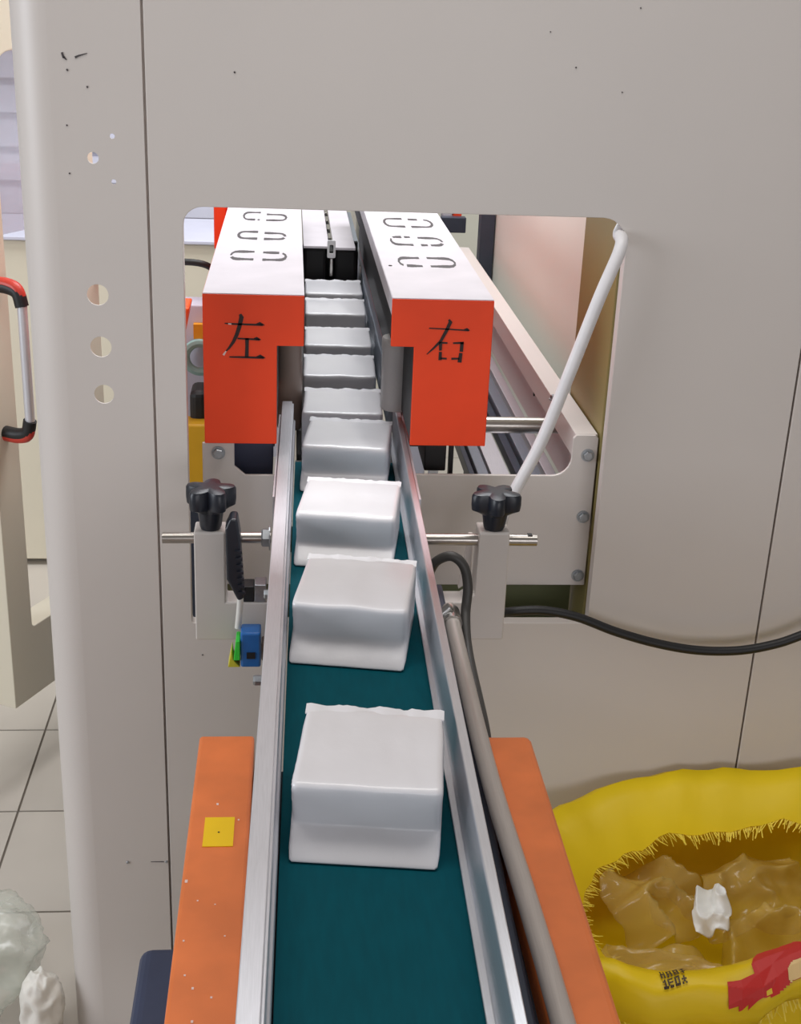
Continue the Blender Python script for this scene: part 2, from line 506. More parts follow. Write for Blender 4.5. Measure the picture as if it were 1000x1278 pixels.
MB().prism_y(rrect(0.0845, 0.1035, 1.052, 1.092, 0.003, 3), 2.992, 2.998, [rrect(0.0895, 0.0985, 1.062, 1.082, 0.002, 3)]).build('white_link', 'hose', ib)
MB().box(0.0905, 0.0985, 2.996, 3.004, 1.008, 1.0515).build('pin', 'steel', ib, bevel=0.002)
MB().box(0.1595, 0.1645, 2.996, 3.004, 1.0, 1.035).build('pin', 'steel', ib, bevel=0.002)


# ------------------------------------------------------------------ the two orange boxes marked 左 / 右
def uv_left(u, v):
    return (-0.1179 + (u - 253) * 0.0010803, 1.2350 - (v - 367) * 0.001142)


def uv_right(u, v):
    return (0.1397 + (u - 490) * 0.0011095, 1.2343 - (v - 372) * 0.001142)


BY = 1.748
BOXEND = 3.3


def slot_marks(parent, rows, zt):
    for (x0, x1, y0, y1, side) in rows:
        h = (y1 - y0) / 2
        ym = (y0 + y1) / 2
        pts = []
        L = x1 - x0
        for k in range(17):
            t = k / 16
            if t < 0.32:
                p = (1.0 - t / 0.32 * 0.72, 1.0 - 0.12 * t)
            elif t > 0.68:
                p = (0.28 + (t - 0.68) / 0.32 * 0.72, -1.0 + 0.12 * (1 - t))
            else:
                a = (t - 0.32) / 0.36 * math.pi
                p = (0.28 - 0.28 * math.sin(a), math.cos(a) * 0.96)
            pts.append((p[0], p[1]))
        mb = MB()
        for k in range(16):
            if random.random() < 0.05:
                continue
            q = []
            for (s, wv) in ((k, 1), (k, -1), (k + 1, -1), (k + 1, 1)):
                a = pts[s]
                nx, ny = pts[min(s + 1, 16)][0] - pts[max(s - 1, 0)][0], pts[min(s + 1, 16)][1] - pts[max(s - 1, 0)][1]
                l = math.hypot(nx * L * 4, ny * h) or 1
                th = (0.85 + 0.20 * math.sin(k * 0.9 + x0 * 140 + y0 * 9)) * wv
                fx = a[0] * L - ny * h / l * 0.0022 * th
                px = (x0 + fx) if side < 0 else (x1 - fx)
                q.append((px, ym + a[1] * h * .82 + nx * L * 4 / l * 0.0095 * th))
            mb.hexa([(a, b, zt) for a, b in q] + [(a, b, zt + 0.0004) for a, b in q])
        if mb.v:
            mb.build('slot_mark', 'pen', parent)


def clamp_box(x0, x1, xn, zt, zb, zn, mirror, label, strokes, uv, rows):
    """x0..x1 full width, notch from xn to the inner side below zn"""
    t = empty('clamp_box', ((x0 + x1) / 2, BY, zb), label, 'machine guard')
    if not mirror:
        poly = [(x0, zb), (xn, zb), (xn, zn), (x1, zn), (x1, zt), (x0, zt)]
    else:
        poly = [(xn, zb), (x1, zb), (x1, zt), (x0, zt), (x0, zn), (xn, zn)]
    MB().prism_y(poly, BY, BY + 0.006).build('front_plate', 'orange_red', t, bevel=0.0012)
    xo, xi, sg = (x0, x1, 1) if not mirror else (x1, x0, -1)
    e = lambda a, b: (min(a, b), max(a, b))
    MB().box(*e(xo, xo + sg * .004), BY + .0062, BOXEND, zb, zt - .0001).build('outer_side', 'orange_red', t)
    MB().box(*e(xo + sg * .0042, xn - sg * .001), BY + .0062, BOXEND, zb, zb + .004).build('bottom_sheet', 'orange_red', t)
    MB().box(*e(xi - sg * .003, xi), BY + .0062, BOXEND, zt - 0.024, zt - .0001).build('top_lip', 'box_top', t)
    MB().box(*e(xo + sg * .0042, xi - sg * .0032), BY + .0062, BOXEND, zn, zt - .0001).build('dark_fill', 'rubber', t)  # black fill stands in for the shade inside the open box
    MB().box(*e(xo + sg * .0042, xn), BY + .0062, BOXEND, zb + .0042, zn - .0002).build('dark_fill', 'rubber', t)
    MB().box(x0 + .0006, x1 - .0006, BY + 0.0015, BOXEND, zt, zt + 0.0012).build('top_sheet', 'box_top', t)
    for pts, wd in strokes:
        stroke(MB(), [uv(*p) for p in pts], [x * 0.00112 for x in wd], BY - 0.0007).build('painted_stroke', 'ink', t)
    slot_marks(t, rows, zt + 0.0013)
    return t


st_l = [
    ([(280, 402), (290, 402.6), (328, 403.2)], (1.2, 2.2, 2.4)),
    ([(320, 401.8), (324, 401.2), (330, 403.4)], (.6, 3.6, .8)),
    ([(299.5, 390.5), (301.3, 394), (298.5, 406), (295, 416), (290.5, 425), (285, 432.5), (281.5, 436)], (3.2, 5.4, 5, 4.6, 3.8, 2.6, 1.4)),
    ([(296, 420.2), (324, 421.2)], (1.8, 2.4)),
    ([(316.5, 419.8), (320, 419.4), (325.5, 421.4)], (.6, 3.2, .8)),
    ([(308, 419.5), (308, 430), (307.6, 443)], (4.6, 4.2, 4.6)),
    ([(285.6, 443.2), (300, 443.2), (329, 443.6)], (1.6, 2.4, 2.6)),
    ([(320, 442.2), (324.5, 441.4), (331, 443.8)], (.6, 3.8, .8))]
rows_l = [(-0.0918, -0.0563, 1.985, 2.062, -1), (-0.0427, -0.0069, 1.985, 2.058, 1),
          (-0.0870, -0.0550, 2.165, 2.245, -1), (-0.0440, -0.0090, 2.165, 2.235, 1),
          (-0.0850, -0.0550, 2.355, 2.455, -1), (-0.0440, -0.0080, 2.355, 2.435, 1)]
boxL = clamp_box(-0.1185, 0.0195, -0.0175, 1.2348, 1.0220, 1.1645, False,
                 'red-orange guard box left of the napkin packs, character 左 (left) on its front', st_l, uv_left, rows_l)
stroke(MB(), [uv_left(281.5, 436), uv_left(278, 441)], [0.0016, 0.0030], BY - 0.0009).build('painted_stroke', 'scratch', boxL)
stroke(MB(), [uv_left(284.5, 402.4), uv_left(288.5, 402.8)], [0.0018, 0.0018], BY - 0.0011).build('painted_stroke', 'scratch', boxL)
st_r = [
    ([(537, 407.5), (560, 408.2), (587, 409.4)], (1.4, 1.7, 1.9)),
    ([(581, 408), (584.5, 407.6), (588, 409.4)], (.6, 2.8, .8)),
    ([(561, 396.5), (563.5, 399), (559, 410), (552.5, 423), (544, 432), (535.6, 440)], (2.6, 4.6, 4.2, 3.6, 2.4, 1.0)),
    ([(552.4, 424), (552.6, 435)], (4.2, 3.4)), ([(552.6, 436.6), (552.8, 447)], (3.6, 4.2)),
    ([(554, 425.2), (561, 425.4)], (2.4, 2.0)), ([(568, 425.4), (581.5, 424.8)], (2.0, 3.0)),
    ([(579.4, 424), (579.0, 436)], (4.4, 4.2)), ([(578.6, 437.5), (577.6, 449.5)], (4.2, 5.0)),
    ([(553, 444.6), (561, 445)], (2.0, 2.4)), ([(567, 445), (577, 444.6)], (2.8, 2.2))]
rows_r = [(0.1683, 0.2025, 1.970, 2.050, -1), (0.2152, 0.2562, 1.970, 2.052, 1),
          (0.1690, 0.2040, 2.150, 2.240, -1), (0.2170, 0.2560, 2.150, 2.235, 1),
          (0.1700, 0.2050, 2.330, 2.435, -1), (0.2160, 0.2570, 2.330, 2.430, 1)]
boxR = clamp_box(0.1397, 0.2808, 0.1722, 1.2335, 1.0222, 1.1665, True,
                 'red-orange guard box right of the napkin packs, character 右 (right) on its front', st_r, uv_right, rows_r)
MB().tube([(0.1525, 1.975, 1.2346), (0.1525, 1.975, 1.2356)], 0.0028, 10).build('screw', 'ink', boxR)
# rollers hanging in the notches
def roller(parent, c, r, z0, z1, m, rim):
    n = 28
    R = lambda rr, z: [(c[0] + rr * math.cos(2 * math.pi * k / n), c[1] + rr * math.sin(2 * math.pi * k / n), z) for k in range(n)]
    o = MB().loft([R(r * .96, z0), R(r, z0 + .003), R(r, z1 - .018), R(r * 1.03, z1 - .017), R(r * 1.03, z1 - .003), R(r * .98, z1)]).build('roller', m, parent, smooth=True)
    MB().tube([(c[0], c[1], z1), (c[0], c[1], 1.1640)], 0.007, 12).build('roller_shaft', 'steel', parent, smooth=True)
    return o
roller(boxR, (0.1655, 1.93), 0.0245, 1.022, 1.135, 'roller', True)
roller(boxL, (0.0005, 2.062), 0.0205, 0.945, 1.115, 'roller_shade_boot', True)

# ------------------------------------------------------------------ belt conveyor
cv = empty('belt_conveyor', (0.08, 0.9, 0.0), 'narrow conveyor with teal belt, aluminium side rails and orange side covers', 'conveyor')
BZ = 0.94


def yaw(mb):
    mb.v = [(x + 0.0150 * (y - 0.7), y, z) for x, y, z in mb.v]
    return mb


YA, YB = 0.08, 2.02
yaw(MB().box(-0.0085, 0.1455, YA, 1.905, BZ - 0.003, BZ)).build('belt', 'belt', cv)
mb = MB()
yaw(mb.box(-0.006, 0.143, YA + .01, 1.90, 0.895, BZ - 0.0035)).build('bed', 'dark_frame', cv, bevel=0.002)
n = 20
yaw(MB().tube([(-0.008, 1.918, 0.915), (0.145, 1.918, 0.915)], 0.0215, 20)).build('end_roller', 'steel', cv, smooth=True)
ZR = 1.003
# left guide rail: an extruded section with a broad lip on top
secL = [(-0.031, ZR), (-0.0150, ZR), (-0.0150, ZR - .004), (-0.0125, ZR - .004), (-0.0125, 0.972), (-0.0098, 0.970), (-0.0098, 0.9425),
        (-0.013, 0.9425), (-0.013, 0.89), (-0.026, 0.89), (-0.026, ZR - .008), (-0.031, ZR - .008)]
o = yaw(MB().prism_y(secL, YA, YB)).build('guide_rail', 'alu', cv, bevel=0.0008)
secR = [(0.1425, 0.9415), (0.1425, 0.9445), (0.1490, 0.9450), (0.1490, 0.9480), (0.1490, ZR - .002), (0.1496, ZR), (0.1580, ZR), (0.1580, ZR - .007),
        (0.1545, ZR - .007), (0.1545, 0.957), (0.1565, 0.955), (0.1565, 0.89), (0.1475, 0.89), (0.1475, 0.9415)]
o = yaw(MB().prism_y(secR, YA, YB)).build('guide_rail', 'alu_bare', cv, bevel=0.0008)
# second thin strip outside each rail end
yaw(MB().box(-0.0345, -0.0322, 1.60, YB - .06, 0.90, ZR - .004)).build('rail_stiffener', 'alu', cv)
yaw(MB().box(0.1595, 0.1625, 1.60, YB - .05, 0.90, ZR - .006)).build('rail_stiffener', 'alu', cv)
yaw(MB().box(0.1575, 0.192, YA, 1.56, 0.872, 0.892)).build('side_frame', 'dark_frame', cv, bevel=0.003)
# orange covers and what carries them
MB().box(-0.0900, -0.0335, YA, 1.170, 0.62, 0.900).build('side_cover', 'orange', cv, bevel=0.0035, seg=3)
MB().box(0.2010, 0.2568, YA, 1.167, 0.62, 0.900).build('side_cover', 'orange', cv, bevel=0.008, seg=3)
MB().box(-0.0332, 0.2005, YA + .02, 1.15, 0.66, 0.868).build('base_frame', 'dark_frame', cv)
for x in (-0.07, 0.20):
    for y in (0.16, 1.06):
        MB().box(x - .018, x + .035, y, y + .05, 0.0, 0.62).build('leg', 'orange', cv, bevel=0.003)
mb = MB().box(-0.0752, -0.0478, 0.9802, 1.0245, 0.9002, 0.9009)
stk = mb.build('yellow_sticker', 'yellow_sticker', cv)
MB().tube([(-0.0615, 1.001, 0.9010), (-0.0615, 1.001, 0.9012)], 0.0010, 8).build('dot', 'ink', stk)
for (x, y, l) in ((-0.0870, 0.93, .004), (-0.075, 0.905, .0015), (-0.083, 0.855, .0018), (-0.072, 0.80, .0025), (-0.057, 0.79, .002), (-0.066, 1.045, .003),
                  (-0.045, 1.02, .002), (-0.06, 0.90, .0012), (-0.079, 0.815, .0018), (-0.05, 0.86, .0014), (-0.070, 0.765, .0025)):
    MB().box(x, x + .0008 + l * .4, y, y + l, 0.9001, 0.9004).build('paint_chip', 'scratch', cv)
# motor tucked under the left cover
MB().box(-0.186, -0.0905, 1.16, 1.36, 0.30, 0.4725).build('motor', 'navy', cv, bevel=0.016, seg=4)
MB().box(-0.205, -0.0905, 1.18, 1.34, 0.27, 0.298).build('motor_plate', 'rubber', cv, bevel=0.003)
MB().box(-0.09, -0.05, 1.2, 1.3, 0.33, 0.43).build('motor_flange', 'navy', cv, bevel=0.004)
MB().box(-0.05, 0.02, 1.10, 1.3, 0.30, 0.66).build('motor_arm', 'dark_frame', cv, bevel=0.004)
hexbolt('bolt', cv, (-0.0250, 1.30, 0.892), (-1, 0, 0), 0.0065, 0.012)
hexbolt('bolt', cv, (-0.0210, 1.50, 0.905), (-1, 0, 0), 0.0065, 0.008)

# grey conduit along the right rail with its clamp, and the black cable loop that enters it
cd = empty('conduit', (0.2, 0.9, 0.90), 'grey metal conduit running along the right rail over the orange cover', 'conduit')
MB().tube(spline([(0.2108, 0.08, 0.9105), (0.2075, 0.74, 0.9105), (0.199, 1.05, 0.9105), (0.1985, 1.25, 0.911), (0.1995, 1.435, 0.916)], 6), 0.0095, 16).build('pipe', 'conduit', cd, smooth=True)
MB().tube([(0.1993, 1.395, 0.9150), (0.1994, 1.425, 0.9158)], 0.0118, 16).build('pipe_clamp', 'steel', cd, smooth=True)
MB().tube([(0.1875, 1.41, 0.921), (0.1975, 1.41, 0.931)], 0.006, 10).build('clamp_screw', 'steel', cd, smooth=True)
tag(MB().tube(spline([(0.176, 1.475, 0.945), (0.184, 1.465, 0.967), (0.201, 1.455, 0.9785), (0.2165, 1.45, 0.967), (0.2225, 1.445, 0.940),
                      (0.2195, 1.43, 0.909), (0.2165, 1.37, 0.8885), (0.2150, 1.22, 0.880), (0.213, 1.178, 0.872)], 8), 0.0062, 12).build('cable_loop', 'grey_cable', smooth=True),
    'dark grey cable bent in a loop beside the right rail', 'cable')


# ------------------------------------------------------------------ rail clamps: bracket, rod, star knob
def star_knob(parent, x, y, z0, zs, z1, rot):
    n = 60

    def ring(r0, amp, z, p=1.0):
        out = []
        for k in range(n):
            a = 2 * math.pi * k / n
            c = 0.5 + 0.5 * math.cos(5 * (a + rot))
            r = r0 + amp * (c ** p)
            out.append((x + r * math.cos(a), y + r * math.sin(a), z))
        return out
    kb = MB().loft([ring(.0125, 0, z0), ring(.0140, .0004, z0 + .004), ring(.0160, .0012, zs - .006), ring(.018, .0085, zs - .001, .7), ring(.0185, .0145, zs + .002, .6),
                    ring(.0190, .0150, zs + .010, .6), ring(.0190, .0148, z1 - .005, .6), ring(.0180, .0138, z1 - .002, .6), ring(.0130, .0090, z1, .8), ring(.011, .002, z1 + .0003)])
    o = kb.build('star_knob', 'black', parent, smooth=True)
    return o


RY = 1.566
lc = empty('rail_clamp', (-0.09, RY, 0.81), 'off-white bracket with black star knob and steel rod left of the conveyor', 'clamp', 'rail clamps either side of the conveyor')
MB().prism_y([(-0.1215, 0.812), (-0.0205, 0.812), (-0.0205, 0.868), (-0.0810, 0.868), (-0.0810, 0.968), (-0.1215, 0.968)], 1.552, 1.590).build('bracket', 'paint', lc, bevel=0.0025, seg=3)
MB().tube([(-0.1625, RY, 0.9540), (-0.0225, RY, 0.9550)], 0.0074, 18).build('rod', 'rod', lc, smooth=True)
mb = MB().tube([(-0.1630, RY, 0.9540), (-0.1590, RY, 0.9540)], 0.0058, 18)
mb.build('rod_end', 'steel', lc, smooth=True)
hexbolt('nut', lc, (-0.0235, RY, 0.9550), (-1, 0, 0), 0.0135, 0.010, 'zinc')
star_knob(lc, -0.1005, RY, 0.9682, 0.9985, 1.0270, math.radians(-12))
MB().box(-0.0585, -0.0445, 1.552, 1.578, 0.8684, 0.8905).build('clamp_block', 'rubber', lc, bevel=0.001)
MB().box(-0.0440, -0.0285, 1.552, 1.578, 0.8684, 0.8930).build('clamp_block', 'zinc', lc, bevel=0.001)

rc = empty('rail_clamp', (0.27, RY, 0.81), 'off-white bracket with black star knob and steel rod right of the conveyor', 'clamp', 'rail clamps either side of the conveyor')
MB().prism_y([(0.190, 0.812), (0.2915, 0.812), (0.2905, 0.970), (0.2500, 0.970), (0.2490, 0.880), (0.2330, 0.868), (0.190, 0.868)], 1.552, 1.590).build('bracket', 'paint', rc, bevel=0.0025, seg=3)
MB().tube([(0.1755, RY, 0.9540), (0.3290, RY, 0.9535)], 0.0078, 18).build('rod', 'rod', rc, smooth=True)
MB().box(0.3165, 0.3225, RY - .004, RY + .004, 0.9600, 0.9618).build('rod_flat', 'rubber', rc)
MB().prism_y([(0.232, 0.869), (0.248, 0.881), (0.248, 0.950), (0.242, 0.950)], 1.592, 1.602).build('rib_plate', 'paint', rc, bevel=0.001)
star_knob(rc, 0.2705, RY, 0.9702, 0.9975, 1.0235, math.radians(20))

# ------------------------------------------------------------------ photo sensor on the left bracket
ps = empty('photo_sensor', (-0.065, 1.53, 0.79), 'ribbed black sensor with blue and green plug hanging from the left bracket', 'sensor')
MB().prism_y([(-0.0795, 0.985), (-0.0735, 0.999), (-0.0645, 0.999), (-0.0610, 0.975), (-0.0575, 0.905), (-0.0560, 0.8885), (-0.0640, 0.8845), (-0.0785, 0.915)], 1.520, 1.5505).build('body', 'black', ps, bevel=0.003, seg=3)
for k in range(7):
    z = 0.955 - k * 0.0095
    x = -0.0672 + k * 0.0006
    MB().hexa([(x, 1.516, z - .0018), (x + .0088, 1.516, z - .0018), (x + .0088, 1.5202, z - .0018), (x, 1.5202, z - .0018),
               (x, 1.516, z + .0018), (x + .0088, 1.516, z + .0018), (x + .0088, 1.5202, z + .0018), (x, 1.5202, z + .0018)]).build('rib', 'black', ps)
MB().tube(spline([(-0.0615, 1.532, 0.8875), (-0.0625, 1.530, 0.868), (-0.0650, 1.529, 0.842)], 5), 0.0042, 10).build('lead', 'cable_white', ps, smooth=True)
plug = MB().box(-0.0610, -0.0345, 1.508, 1.538, 0.7945, 0.8445).build('plug', 'blue_plastic', ps, bevel=0.003, seg=3)
MB().box(-0.0530, -0.0420, 1.5068, 1.5079, 0.808, 0.817).build('plug_slot', 'rubber', plug)
MB().hexa([(-0.0700, 1.506, 0.806), (-0.0615, 1.506, 0.806), (-0.0615, 1.535, 0.806), (-0.0700, 1.535, 0.806),
           (-0.0668, 1.506, 0.834), (-0.0615, 1.506, 0.834), (-0.0615, 1.535, 0.834), (-0.0668, 1.535, 0.834)]).build('plug_insert', 'green_lamp', plug, bevel=0.001)
MB().hexa([(-0.0775, 1.508, 0.795), (-0.0615, 1.508, 0.795), (-0.0615, 1.535, 0.795), (-0.0775, 1.535, 0.795),
           (-0.0725, 1.508, 0.820), (-0.0703, 1.508, 0.8055), (-0.0703, 1.535, 0.8055), (-0.0725, 1.535, 0.820)]).build('plug_insert', 'yellow_lamp', plug, bevel=0.0008)
MB().box(-0.0340, -0.0255, 1.512, 1.534, 0.802, 0.828).build('plug_boot', 'roller_shade_boot', plug, bevel=0.002)

# ------------------------------------------------------------------ hose and cable over the front
tag(MB().tube(spline([(0.500, 1.7365, 1.45), (0.468, 1.7365, 1.385), (0.450, 1.733, 1.352), (0.4365, 1.712, 1.336), (0.4350, 1.690, 1.332), (0.4290, 1.676, 1.315), (0.4060, 1.664, 1.258), (0.3740, 1.66, 1.155),
                      (0.3440, 1.66, 1.060), (0.3120, 1.655, 0.990), (0.296, 1.645, 0.955), (0.285, 1.63, 0.91), (0.28, 1.612, 0.86)], 8), 0.0086, 14).build('white_hose', 'hose', smooth=True),
    'white plastic hose slanting across the opening from its upper right corner', 'hose')
tag(MB().tube(spline([(0.255, 1.605, 0.822), (0.285, 1.625, 0.812), (0.317, 1.655, 0.8035), (0.365, 1.66, 0.8035), (0.4174, 1.66, 0.7931), (0.478, 1.66, 0.769), (0.541, 1.66, 0.7499), (0.603, 1.66, 0.7385),
                      (0.6636, 1.66, 0.7377), (0.715, 1.66, 0.747), (0.7576, 1.66, 0.7629), (0.85, 1.655, 0.81), (1.0, 1.65, 0.85)], 8), 0.0068, 12).build('power_cable', 'rubber', smooth=True),
    'black cable sagging to the right across the machine front', 'cable')


# ------------------------------------------------------------------ napkin packs
def pack_mesh(seed):
    """soft film-wrapped square pack, 0.13 wide x 0.128 deep x 0.067 high"""
    W, D, H = 0.130, 0.128, 0.066
    prof = []
    # closed section in (y, z), front bottom -> up the front -> top -> back
    key = [(-0.0150, 0.0004), (-0.0168, 0.0015), (-0.0152, 0.0042), (-0.0050, 0.0118), (0.0060, 0.0195), (0.0090, 0.0222), (0.0096, 0.026), (0.0062, 0.046), (0.0016, 0.0600), (0.0026, 0.0640), (0.0060, 0.0660), (0.014, 0.0668),
           (0.030, 0.0680), (0.060, 0.0690), (0.090, 0.0690), (0.112, 0.0684), (0.1225, 0.0680), (0.1268, 0.0660), (0.128, 0.060), (0.127, 0.035), (0.1285, 0.012), (0.1275, 0.0025), (0.124, 0.0003),
           (0.060, 0.0), (0.010, 0.0)]
    NX = 26
    rings = []
    off = Vector((seed * 7.3, seed * 3.1, 0))
    for i in range(NX + 1):
        t = i / NX
        x = -W / 2 + W * t
        e = min(t, 1 - t) * W          # distance to the end
        sq = 1.0 if e > 0.006 else 0.965 + 0.035 * math.sqrt(max(0.0, 1 - (1 - e / 0.006) ** 2))
        R = []
        for (y, z) in key:
            yy = D / 2 + (y - D / 2) * (sq if z > 0.004 else 1.0)
            zz = H / 2 + (z - H / 2) * (sq if z > 0.004 else 1.0)
            nn = noise.noise(Vector((x * 28, y * 26, z * 34)) + off)
            n2 = noise.noise(Vector((x * 75, y * 60, z * 70)) + off)
            if z > 0.004:
                zz += 0.0011 * nn + 0.0004 * n2
                yy += 0.0009 * nn
            xx = x + (0.0012 * n2 if z > .004 else 0)
            R.append((xx, yy - D / 2, max(zz, 0.0)))
        rings.append(R)
    mb = MB().loft(rings, close=True, cap=True)
    return mb


def fin_mesh(seed):
    """crimped seal along the back top edge"""
    mb = MB()
    N = 34
    a, b = [], []
    for i in range(N + 1):
        t = i / N
        x = -0.0635 + 0.127 * t
        n1 = noise.noise(Vector((x * 60, seed * 5.0, 0)))
        n2 = noise.noise(Vector((x * 160, seed * 9.0, 3)))
        y0 = 0.0555 + 0.0006 * n2
        a.append((x, y0 - 0.004, 0.0672 + 0.0008 * n1))
        b.append((x, y0 + 0.0085 + 0.0012 * n2, 0.0695 + 0.0022 * n1 + 0.0012 * n2))
    rings = [a, b, [(x, y, z - 0.0008) for x, y, z in b], [(x, y, z - 0.0012) for x, y, z in a]]
    for i in range(N):
        pass
    n = N + 1
    vs = [v for R in rings for v in R]
    fs = []
    for r in range(4):
        s = (r + 1) % 4
        for i in range(N):
            fs.append((r * n + i, r * n + i + 1, s * n + i + 1, s * n + i))
    fs.append((0, n, 2 * n, 3 * n))
    fs.append((n - 1, 2 * n - 1, 3 * n - 1, 4 * n - 1))
    mb.add(vs, fs)
    return mb


variants = []
packs = [  # x, y of the centre, turn, variant, label
    (0.0736, 0.9740, -0.117, 'nearest white napkin pack, alone at the front of the teal belt'),
    (0.0763, 1.3180, -0.165, 'second nearest white napkin pack on the teal belt'),
    (0.0800, 1.5780, -0.140, 'third nearest white napkin pack, between the two star knobs'),
    (0.0880, 1.8450, -0.120, 'fourth nearest white napkin pack, just leaving the orange boxes'),
    (0.0860, 2.0150, -0.040, 'fifth nearest white napkin pack, beside the grey roller'),
    (0.0880, 2.2330, -0.020, 'sixth nearest white napkin pack, fourth from the black pads'),
    (0.0920, 2.4410, -0.015, 'seventh nearest white napkin pack, third from the black pads'),
    (0.0950, 2.7010, -0.010, 'white napkin pack second from the black pads at the far end'),
    (0.0970, 2.8950, -0.005, 'farthest white napkin pack, right against the black pads')]
for i, (x, y, a, lab) in enumerate(packs):
    z = BZ + 0.0002 if y < 1.95 else 0.9388
    o = empty('napkin_pack', (x, y, z), lab, 'napkin pack', 'white napkin packs in a row on the conveyor')
    k = i % 4
    if len(variants) <= k:
        base = wloc(o)
        b = pack_mesh(k)
        b.v = [tuple(Vector(v) + base) for v in b.v]
        body = b.build('wrapper', 'film', o, smooth='all')
        md = body.modifiers.new('sub', 'SUBSURF')
        md.levels = md.render_levels = 1
        b = fin_mesh(k)
        b.v = [tuple(Vector(v) + base) for v in b.v]
        fin = b.build('seal', 'film', o, smooth=True)
        variants.append((body, fin))
    else:
        for s in variants[k]:
            c = s.copy()
            COL.objects.link(c)
            c.parent = o
    o.rotation_euler = (0, 0, a)

# ------------------------------------------------------------------ yellow woven sack with waste film
SC = Vector((0.655, 1.475, 0))
NS = 96


def sack_ring(a, b, z, dx=0.0, dy=0.0, wob=0.0, seed=0.0, ztilt=None, bf=None):
    R = []
    for k in range(NS):
        q = 2 * math.pi * k / NS
        c, s = math.cos(q), math.sin(q)
        e = 2.6
        r = (abs(c) ** e + abs(s) ** e) ** (-1 / e)
        n1 = noise.noise(Vector((c * 2.2 + seed, s * 2.2, z * 6)))
        n2 = noise.noise(Vector((c * 6 + seed, s * 6, z * 14)))
        x = SC.x + dx + c * r * a + wob * (n1 + .5 * n2) * c
        bb = b if s > 0 or bf is None else bf
        y = SC.y + dy + s * r * bb + wob * (n1 + .5 * n2) * s
        zz = z
        if ztilt:
            zz += ztilt(c * r, s * r, n1, n2)
        x = max(x, 0.275 + 0.012 * n2 * n2)
        y = min(y, 1.688 - 0.004 * abs(n2))
        R.append((x, y, zz))
    return R


def smooth01(t):
    t = min(1.0, max(0.0, t))
    return t * t * (3 - 2 * t)


rim = lambda c, s, n1, n2: 0.030 * s + 0.030 * c + 0.016 * n1 + 0.010 * n2 + (0.014 + 0.055 * smooth01((c + .5) / .7)) * max(0.0, min(1.0, -s * 1.6))
rim_in = lambda c, s, n1, n2: 0.020 * s + 0.026 * c + 0.016 * n1 + 0.007 * n2 + 0.006 * n2 - 0.012 * max(0, -s) + (0.014 + 0.055 * smooth01((c + .5) / .7)) * max(0.0, min(1.0, -s * 1.6))
sk = empty('woven_sack', (SC.x, SC.y, 0), 'yellow woven sack with frayed folded mouth, beside the conveyor', 'sack')
rings = [sack_ring(.22, .14, 0.0, wob=.01), sack_ring(.31, .19, 0.004, wob=.015), sack_ring(.345, .21, 0.05, wob=.02, seed=1), sack_ring(.36, .215, 0.15, wob=.022, seed=1),
         sack_ring(.365, .22, 0.25, wob=.022, seed=1), sack_ring(.36, .22, 0.34, wob=.02, seed=1), sack_ring(.355, .22, 0.41, wob=.02, seed=1, ztilt=lambda *a: .5 * rim(*a), bf=.215),
         sack_ring(.350, .215, 0.455, wob=.014, seed=1, ztilt=rim, bf=.205), sack_ring(.338, .210, 0.480, wob=.012, seed=1, ztilt=rim, bf=.198), sack_ring(.320, .198, 0.488, wob=.010, seed=1, ztilt=rim, bf=.192),
         sack_ring(.292, .172, 0.480, wob=.012, seed=1.2, ztilt=rim_in, bf=.187), sack_ring(.258, .142, 0.462, wob=.013, seed=1.3, ztilt=rim_in, bf=.183), sack_ring(.230, .118, 0.440, wob=.016, seed=1.4, ztilt=rim_in, bf=.180)]
mb = MB().loft(rings, close=True, cap=False)
mb.f.append(tuple(reversed(range(NS))))
sack = mb.build('sack_body', 'sack', sk, smooth='all')
sack_v = [Vector(v) for v in mb.v]
sack_bvh = BVHTree.FromPolygons(sack_v, mb.f)
# inner sack wall that carries the filling
rin = [sack_ring(.316, .195, 0.462, wob=.010, seed=1.2, ztilt=rim, bf=.184), sack_ring(.312, .190, 0.42, wob=.012, seed=1.2, bf=.180), sack_ring(.30, .18, 0.36, wob=.02, seed=2), sack_ring(.25, .15, 0.325, wob=.02, seed=2), sack_ring(.12, .08, 0.315, wob=.01, seed=2)]
m2 = MB().loft(rin, close=True, cap=False)
m2.f.append(tuple(range(4 * NS, 5 * NS)))
m2.build('sack_lining', 'sack', sk, smooth='all')
# frayed fringe of loose fibres along the folded edge
edge = rings[-1]
mb = MB()
for k in range(NS):
    p, q = Vector(edge[k]), Vector(edge[(k + 1) % NS])
    inw = Vector((SC.x - p.x, SC.y - p.y, 0)).normalized()
    for j in range(6):
        b = p.lerp(q, (j + random.random() * .6) / 6)
        L = random.uniform(0.008, 0.024)
        d = (inw * random.uniform(.6, 1.0) + Vector((random.uniform(-.35, .35), random.uniform(-.35, .35), random.uniform(-.75, -.1)))).normalized()
        sd = d.cross(Vector((0, 0, 1))).normalized() * random.uniform(.0007, .0015)
        b = b - inw * .003
        mb.add([b - sd, b + sd, b + d * L + sd * .6, b + d * L - sd * .6, b - sd + Vector((0, 0, -.0006)), b + sd + Vector((0, 0, -.0006))],
               [(0, 1, 2, 3), (4, 3, 2, 5), (0, 3, 4), (1, 5, 2)])
fr_o = mb.build('frayed_fringe', 'sack_fibre', sk)
fr_o['kind'] = 'stuff'
